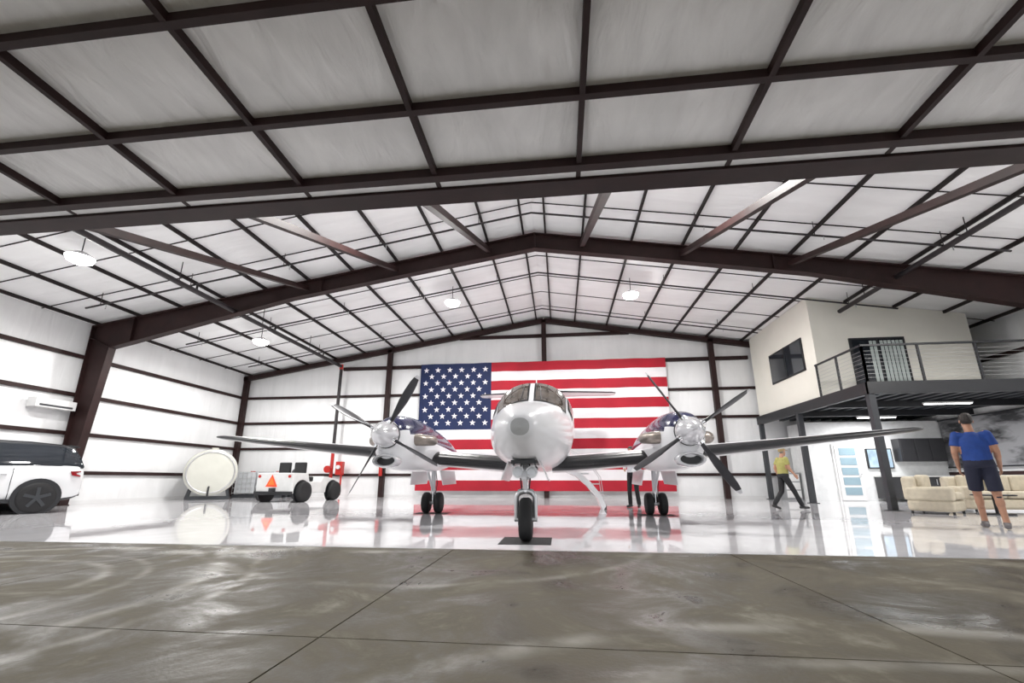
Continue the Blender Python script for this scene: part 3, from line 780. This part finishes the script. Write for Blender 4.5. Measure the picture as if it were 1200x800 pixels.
# aircraft tug, rear towards the camera
e = empty('aircraft_tug', (-10.0, 16.0, 0), D(84))
TW = mat('tug_white', (.70,.71,.70), .4, 0, .06, 4); TY = mat('orange_reflector', (.85,.06,.02), .4, emit=(1,.08,.02), estr=.4)
b = MB()
b.prism([(-1.35,-.75,.30),(1.2,-.75,.30),(1.35,-.75,.5),(1.35,-.75,.8),(.35,-.75,.92),(.2,-.75,.72),(-.45,-.75,.72),(-.55,-.75,1.02),(-1.35,-.75,1.02)], (0,1.5,0), TW)
b.build('chassis', e, bevel=.03, seg=3)
b = MB()
for x, r in ((-.85,.36),(.95,.36)):
    for q in (-1, 1):
        b.cyl((x,q*.70,.36), (x,q*.755,.36), .42, BLACKS, seg=28); wheel(b, (x, q*.84, r), (0,q,0), r, .22, TW)
b.build('wheels', e)
b = MB()
for q in (-1, 1):
    b.box((-.45,q*.33-.24,.72), (.0,q*.33+.24,.90), RUB); b.box((-.55,q*.33-.24,.9), (-.43,q*.33+.24,1.42), RUB)
b.build('seats', e, bevel=.04, seg=3)
b = MB()
b.cyl((.35,.3,.85), (.12,.3,1.12), .02, BLACKS); b.lathe((.12,.3,1.12), (-.6,0,.75), [(0,.17),(.012,.185),(.03,.185),(.04,.17)], BLACKS, 24)
b.prism([(-1.36,.1,.96),(-1.36,-.14,.54),(-1.36,.34,.54)], (-.012,0,0), TY)
b.prism([(-1.374,.1,.86),(-1.374,-.04,.60),(-1.374,.24,.60)], (-.004,0,0), mat('orange_inner', (.95,.22,.03), .5))
for q in (-1, 1):
    b.cyl((-1.36,q*.62,.90), (-1.39,q*.62,.90), .05, REDP); b.cyl((1.34,q*.4,.66), (1.39,q*.4,.66), .08, ALU)
b.box((-1.5,-.08,.38), (-1.33,.08,.5), BLACKS); b.box((-1.4,-.77,.26), (-1.33,.77,.38), BLACKS)
b.build('fittings', e, bevel=.004)
e = empty('horizontal_storage_tank', (-14.4, 16.7, 0), D(-52))
TK = mat('tank_white', (.60,.60,.54), .45, 0, .05, 2)
b = MB(); b.lathe((0,0,1.08), (1,0,0), [(-.50,.02),(-.49,.4),(-.46,.78),(-.42,.88),(-.36,.92),(.36,.92),(.40,.90),(.415,.86),(.42,.80),(.425,.4),(.43,.02)], TK, 40)
b.cyl((0,0,1.98), (0,0,2.08), .13, TK); b.lathe((.42,0,1.08), (1,0,0), [(0,.84),(.03,.84),(.03,.79),(0,.79)], ALU, 40, False); b.build('shell', e)
b = MB()
for x in (-.28, .28):
    b.box((x-.05,-.75,0), (x+.05,.75,.12), CHAR)
    for q in (-1, 1): b.beam((x, q*.7, .08), (x, q*.62, .44), .1, .08, CHAR, up=(1,0,0))
    b.lathe((x-.03,0,1.08), (1,0,0), [(0,.915),(0,.93),(.06,.93),(.06,.915)], ALU, 40)
b.tube([(.42,0,.5),(.6,0,.45),(.6,0,.15)], .035, BLACKS)
b.build('stand', e)
def tote(loc):
    e = empty('caged_liquid_tote', loc, 0)
    b = MB(); b.box((-.5,-.45,.16), (.5,.45,1.12), mat('tote_plastic', (.6,.62,.64), .35)); b.cyl((0,0,1.12), (0,0,1.17), .1, REDP); b.build('bladder', e, bevel=.06, seg=3)
    b = MB()
    for z in (.2,.42,.64,.86,1.12):
        for q in (-1, 1): b.cyl((-.54,q*.49,z), (.54,q*.49,z), .01, ALU, seg=6); b.cyl((q*.54,-.49,z), (q*.54,.49,z), .01, ALU, seg=6)
    for k in range(6):
        t = -.54+k*.216; tt = -.49+k*.196
        for q in (-1, 1): b.cyl((t,q*.49,.14), (t,q*.49,1.14), .01, ALU, seg=6); b.cyl((q*.54,tt,.14), (q*.54,tt,1.14), .01, ALU, seg=6)
    for y in (-.4,0,.4): b.box((-.54,y-.06,0), (.54,y+.06,.14), CHAR)
    b.build('cage', e)
tote((-14.2, 18.9, 0)); tote((-12.95, 18.9, 0))
b = MB(); b.box((XL+.11, 10.9, 2.92), (XL+.42, 12.0, 3.20), WPAINT); b.box((XL+.42, 11.0, 2.96), (XL+.435, 11.9, 3.02), CHAR); b.build('wall_air_conditioner', bevel=.04)
b = MB(); b.lathe((0,0,.0), (0,0,1), [(0,.07),(.02,.085),(.42,.085),(.5,.05),(.52,.025),(.58,.025)], REDP, 20); b.tube([(0,0,.56),(.08,0,.52),(.1,0,.2)], .012, BLACKS, 8); b.beam((-.02,0,.6), (.09,0,.62), .02, .02, BLACKS)
o = b.build('fire_extinguisher'); o.location = (-8.25, 19.39, .95)

# ------------------------------------------------------------------ people
SKIN = mat('skin', (.44,.23,.15), .5, 0, .06, 8); SKIN2 = mat('skin_tan', (.36,.185,.115), .5, 0, .06, 8)
def person(name, loc, rz, H, J, cl, hairc, build=1.0, sleeve='short', shorts=False, cap=None):
    """J: joints in a 1.80 m local frame, facing +Y, right hand on +X"""
    root = empty(name, loc, rz); k = H/1.80; root.scale = (k,k,k)
    b = MB(); segs = []; hems = []
    B = build; V3 = Vector
    def cap_(p0, p1, r0, r1, reg):
        p0 = V3(p0); p1 = V3(p1); segs.append((p0, p1, r0, r1, reg))
        b.tube([p0, p1], [r0, r1], SKIN, 14); b.ell(p0, (r0,)*3, SKIN, 14, 8); b.ell(p1, (r1,)*3, SKIN, 14, 8)
    pel, chest, neck, head = V3(J['pelvis']), V3(J['chest']), V3(J['neck']), V3(J['head'])
    up = (chest-pel)
    def ring(c, rx, ry, tilt):
        return [c + V3((rx*math.cos(2*math.pi*q/20), ry*math.sin(2*math.pi*q/20), 0)) for q in range(20)]
    T = [(-.13,.145,.10),(-.06,.165,.125),(.02,.168,.130),(.25,.158,.122),(.45,.158,.118),(.75,.170,.125),(1.0,.172,.120),(1.18,.150,.10),(1.32,.105,.082),(1.42,.065,.062)]
    b.rings([ring(pel + up*t, rx*B, ry*B, 0) for t, rx, ry in T], SKIN, True)
    segs.append((pel+up*.12, chest+up*.2, .14*B, .14*B, 'shirt')); segs.append((pel-up*.12, pel+up*.02, .15*B, .15*B, 'pants'))
    cap_(neck-V3((0,.01,.03)), head-V3((0,.01,.06)), .058, .055, 'skin')
    fw = V3(J.get('look', (0,1,0))).normalized(); sd = fw.cross(V3((0,0,1))).normalized(); hu = V3((0,0,1))
    Mh = Matrix((( sd.x, fw.x, hu.x, head.x),(sd.y, fw.y, hu.y, head.y),(sd.z, fw.z, hu.z, head.z),(0,0,0,1)))
    b.T = Mh
    b.ell((0,-.008,.045), (.074,.094,.088), SKIN, 20, 14); b.ell((0,.018,-.035), (.056,.068,.075), SKIN, 18, 12)
    b.ell((0,.062,-.085), (.028,.022,.022), SKIN, 10, 8)
    b.ell((0,.092,.0), (.012,.018,.026), SKIN, 10, 8); b.ell((0,.10,-.018), (.016,.014,.010), SKIN, 10, 8)
    b.ell((0,.082,-.052), (.026,.012,.010), SKIN, 10, 8)
    for q in (-1, 1): b.ell((q*.078,-.01,.0), (.012,.020,.032), SKIN, 10, 8)
    b.T = Matrix.Identity(4)
    segs.append((head-V3((0,0,.08)), head+V3((0,0,.05)), .08, .085, 'skin'))
    for sd_, s in (('R', 1), ('L', -1)):
        sh, el, wr = (V3(J[x+sd_]) for x in ('sh','el','wr'))
        hp, kn, an, to = (V3(J[x+sd_]) for x in ('hip','kn','an','toe'))
        cap_(V3((s*.07*B,0,0))+chest+up*.2, sh, .066*B, .058*B, 'shirt')
        mid = sh.lerp(el, .64)
        if sleeve == 'long':
            cap_(sh, el, .060*B, .050, 'shirt'); cap_(el, wr.lerp(el, .08), .048, .036, 'shirt')
        else:
            segs.append((sh, mid, .064*B, .062*B, 'shirt')); b.tube([sh, mid], [.058*B, .064*B], SKIN, 16); b.ell(sh, (.059*B,)*3, SKIN, 14, 8)
            hems.append((sh, el, .64, .085, 'shirt'))
            cap_(mid, el, .048*B, .042, 'skin')
            cap_(el, wr, .042, .027, 'skin')
            b.ell(el.lerp(wr, .28), (.043,.043,.06), SKIN, 12, 8)
        d = (wr-el).normalized(); side = V3((-s,0,0)); pn = (side - d*side.dot(d)).normalized(); ac = d.cross(pn).normalized()
        if ac.y < 0: ac = -ac
        b.beam(wr+d*.0, wr+d*.092, .028, .078, SKIN, up=ac)
        segs.append((wr, wr+d*.2, .035, .03, 'skin'))
        for f, ln in enumerate((.070,.080,.075,.058)):
            base = wr + d*.088 + ac*(.030-.020*f)
            d1 = (d + pn*.35).normalized(); d2 = (d + pn*.95).normalized()
            m1 = base + d1*ln*.5; m2 = m1 + d2*ln*.5
            b.tube([base-d*.01, m1, m2], [.0095,.009,.0075], SKIN, 8)
        tb = wr + d*.03 + ac*.032; t1 = tb + (d*.6+ac*.8).normalized()*.035; t2 = t1 + (d*.9+ac*.2+pn*.3).normalized()*.032
        b.tube([tb, t1, t2], [.013,.011,.009], SKIN, 8)
        tr = .086*B
        if shorts:
            hem = hp.lerp(kn, .86)
            b.tube([hp, hem], [tr*1.03, .090], SKIN, 18); b.ell(hp, (tr,)*3, SKIN, 14, 8); segs.append((hp, hem, tr, .09, 'pants'))
            hems.append((hp, kn, .86, .13, 'pants'))
            cap_(hp.lerp(kn, .7), kn, .066, .055, 'skin'); cap_(kn, an, .052, .036, 'skin')
            b.ell(kn.lerp(an, .28)-V3((0,.018,0)), (.054,.056,.11), SKIN, 14, 10)
            cap_(an.lerp(kn, .12), an, .038, .040, 'sock')
        else:
            cap_(hp, kn, tr, .068, 'pants'); cap_(kn, an+V3((0,0,.0)), .066, .055, 'pants')
            b.tube([kn.lerp(an,.5), an.lerp(kn,.02)], [.064,.062], SKIN, 16)
        fd = (to-an); fd.z = 0; fdn = fd.normalized()
        heel = an - fdn*.055 + V3((0,0,-.05)); tv = V3(to)
        cap_(heel, tv, .040, .034, 'shoe')
        cap_(an+V3((0,0,-.015)), (heel+tv)/2, .045, .038, 'shoe')
    body = b.build('body', root)
    md = body.modifiers.new('r', 'REMESH'); md.mode = 'VOXEL'; md.voxel_size = .0085; md.use_smooth_shade = True
    sm = body.modifiers.new('s', 'SMOOTH'); sm.iterations = 3; sm.factor = .5
    dg = bpy.context.evaluated_depsgraph_get(); me = bpy.data.meshes.new_from_object(body.evaluated_get(dg), depsgraph=dg)
    body.modifiers.clear(); body.data = me
    me.materials.clear(); regs = ['skin','shirt','pants','shoe','sock']
    for r in regs: me.materials.append(cl[r])
    for p in me.polygons:
        c = p.center; best = 9; rg = 'skin'
        for p0, p1, r0, r1, r in segs:
            ab = p1-p0; t = max(0, min(1, (c-p0).dot(ab)/max(ab.length_squared, 1e-9)))
            dd = ((c-(p0+ab*t)).length)/(r0+(r1-r0)*t)
            if dd < best: best = dd; rg = r
        for p0, p1, tl, rad, r in hems:
            ab = p1-p0; t = (c-p0).dot(ab)/ab.length_squared
            if 0 < t < 1.05 and (c-(p0+ab*t)).length < rad:
                if rg in ('skin',) and t <= tl: rg = r
                elif rg == r and t > tl + .01: rg = 'skin'
        nd = Vector((c.x-neck.x, c.y-neck.y, 0)).length
        if c.z > neck.z - .035 and nd < .16: rg = 'skin'
        elif rg == 'skin' and c.z > chest.z-.05 and nd < .17 and c.z <= neck.z-.035: rg = 'shirt'
        p.material_index = regs.index(rg); p.use_smooth = True
    b = MB(); b.T = Mh
    R = []
    for i in range(13):
        a = D(-10) + D(100)*i/12; q = max(math.cos(a), .01); f = (1-i/12)**3
        R.append([V3((.082*q*math.cos(2*math.pi*j/24), -.012+.102*q*math.sin(2*math.pi*j/24), .048+.097*math.sin(a)+.045*max(0, math.sin(2*math.pi*j/24))*f-.05*max(0, -math.sin(2*math.pi*j/24))*f)) for j in range(24)])
    b.rings(R, cap or hairc, True)
    b.ell((0,-.03,.015), (.077,.078,.07), hairc, 18, 10)
    if cap: b.ell((0,.13,.075), (.06,.065,.008), cap, 16, 6)
    b.build('hair', root)
    b = MB(); b.T = Mh; EW = mat('eye_white', (.75,.75,.73), .2); EB = mat('iris_dark', (.03,.02,.015), .1); LP = mat('lips', (.38,.13,.11), .5)
    for q in (-1, 1):
        b.ell((q*.031,.076,.012), (.013,.009,.008), EW, 12, 8); b.ell((q*.031,.083,.012), (.006,.004,.006), EB, 10, 6)
        b.ell((q*.031,.084,.032), (.018,.006,.004), hairc, 10, 6)
    b.ell((0,.092,-.052), (.022,.005,.005), LP, 12, 6)
    b.build('face', root)
    return root
hairD = mat('hair_dark', (.015,.010,.008), .6, bump=.3, bscale=90); hairG = mat('hair_grey', (.22,.2,.18), .6)
BLUE = mat('blue_tshirt', (.008,.042,.21), .8, 0, .12, 9, bump=.2, bscale=14); NVS = mat('navy_shorts', (.008,.010,.028), .8, bump=.2, bscale=12)
YEL = mat('yellow_green_shirt', (.34,.32,.10), .8, 0, .12, 8, bump=.2, bscale=14); BLK = mat('black_trousers', (.012,.012,.014), .8, bump=.2, bscale=12)
SHO = mat('grey_shoe', (.13,.12,.12), .6); SHB = mat('black_shoe', (.02,.02,.02), .5); WSH = mat('white_shirt', (.55,.56,.60), .8, bump=.2, bscale=14)
person('man_in_blue_tshirt', (7.0, 8.15, 0), D(-34), 1.90, dict(
    pelvis=(0,0,.97), chest=(-.01,.02,1.33), neck=(-.015,.03,1.53), head=(-.02,.06,1.665), look=(-.15,.98,-.1),
    shR=(.165,.02,1.45), elR=(.225,.0,1.17), wrR=(.235,.12,.94), shL=(-.185,.02,1.45), elL=(-.245,-.01,1.17), wrL=(-.225,.11,.93),
    hipR=(.09,0,.93), knR=(.11,.0,.51), anR=(.12,-.12,.11), toeR=(.15,.06,.036),
    hipL=(-.09,0,.93), knL=(-.085,.15,.53), anL=(-.07,.20,.10), toeL=(-.08,.38,.036)),
    dict(skin=SKIN2, shirt=BLUE, pants=NVS, shoe=SHO, sock=SKIN2), hairD, 1.10, 'short', True)
person('man_in_yellow_shirt', (6.05, 12.75, 0), D(-80), 1.68, dict(
    pelvis=(0,0,.94), chest=(0,.03,1.31), neck=(0,.04,1.51), head=(0,.08,1.64), look=(-.1,1,-.15),
    shR=(.175,.03,1.43), elR=(.21,.06,1.16), wrR=(.20,.22,.97), shL=(-.175,.03,1.43), elL=(-.215,-.06,1.17), wrL=(-.21,.02,.93),
    hipR=(.09,0,.91), knR=(.10,.20,.52), anR=(.10,.38,.12), toeR=(.10,.56,.06),
    hipL=(-.09,0,.91), knL=(-.10,-.04,.50), anL=(-.10,-.30,.16), toeL=(-.10,-.16,.036)),
    dict(skin=SKIN, shirt=YEL, pants=BLK, shoe=SHB, sock=BLK), hairG, 1.08, 'short', False, cap=mat('tan_cap', (.30,.22,.10), .8))
person('man_in_white_shirt', (2.12, 13.3, 0), D(150), 1.76, dict(
    pelvis=(0,0,.96), chest=(0,.01,1.33), neck=(0,.02,1.52), head=(0,.05,1.655), look=(.2,1,0),
    shR=(.175,0,1.44), elR=(.23,.03,1.16), wrR=(.16,.22,1.10), shL=(-.175,0,1.44), elL=(-.235,-.02,1.16), wrL=(-.24,.08,.92),
    hipR=(.09,0,.92), knR=(.11,.04,.50), anR=(.12,0,.10), toeR=(.15,.17,.036),
    hipL=(-.09,0,.92), knL=(-.11,.03,.50), anL=(-.13,-.04,.10), toeL=(-.17,.13,.036)),
    dict(skin=SKIN, shirt=WSH, pants=BLK, shoe=SHB, sock=BLK), hairD, 1.0, 'long', False)

# ------------------------------------------------------------------ world, camera
w = bpy.data.worlds.new('world'); sc.world = w; w.use_nodes = True
bg = w.node_tree.nodes['Background']; bg.inputs['Color'].default_value = (.95,.97,1,1); bg.inputs['Strength'].default_value = 1.0
cam = bpy.data.cameras.new('camera'); co = bpy.data.objects.new('camera', cam); sc.collection.objects.link(co)
cam.sensor_width = 36; cam.lens = 500/1200*36; cam.shift_y = 38/1200; cam.clip_start = .05; cam.clip_end = 200
co.location = (0, 0, .78); co.rotation_euler = (math.radians(90+13.93), 0, math.radians(6.32))
sc.camera = co
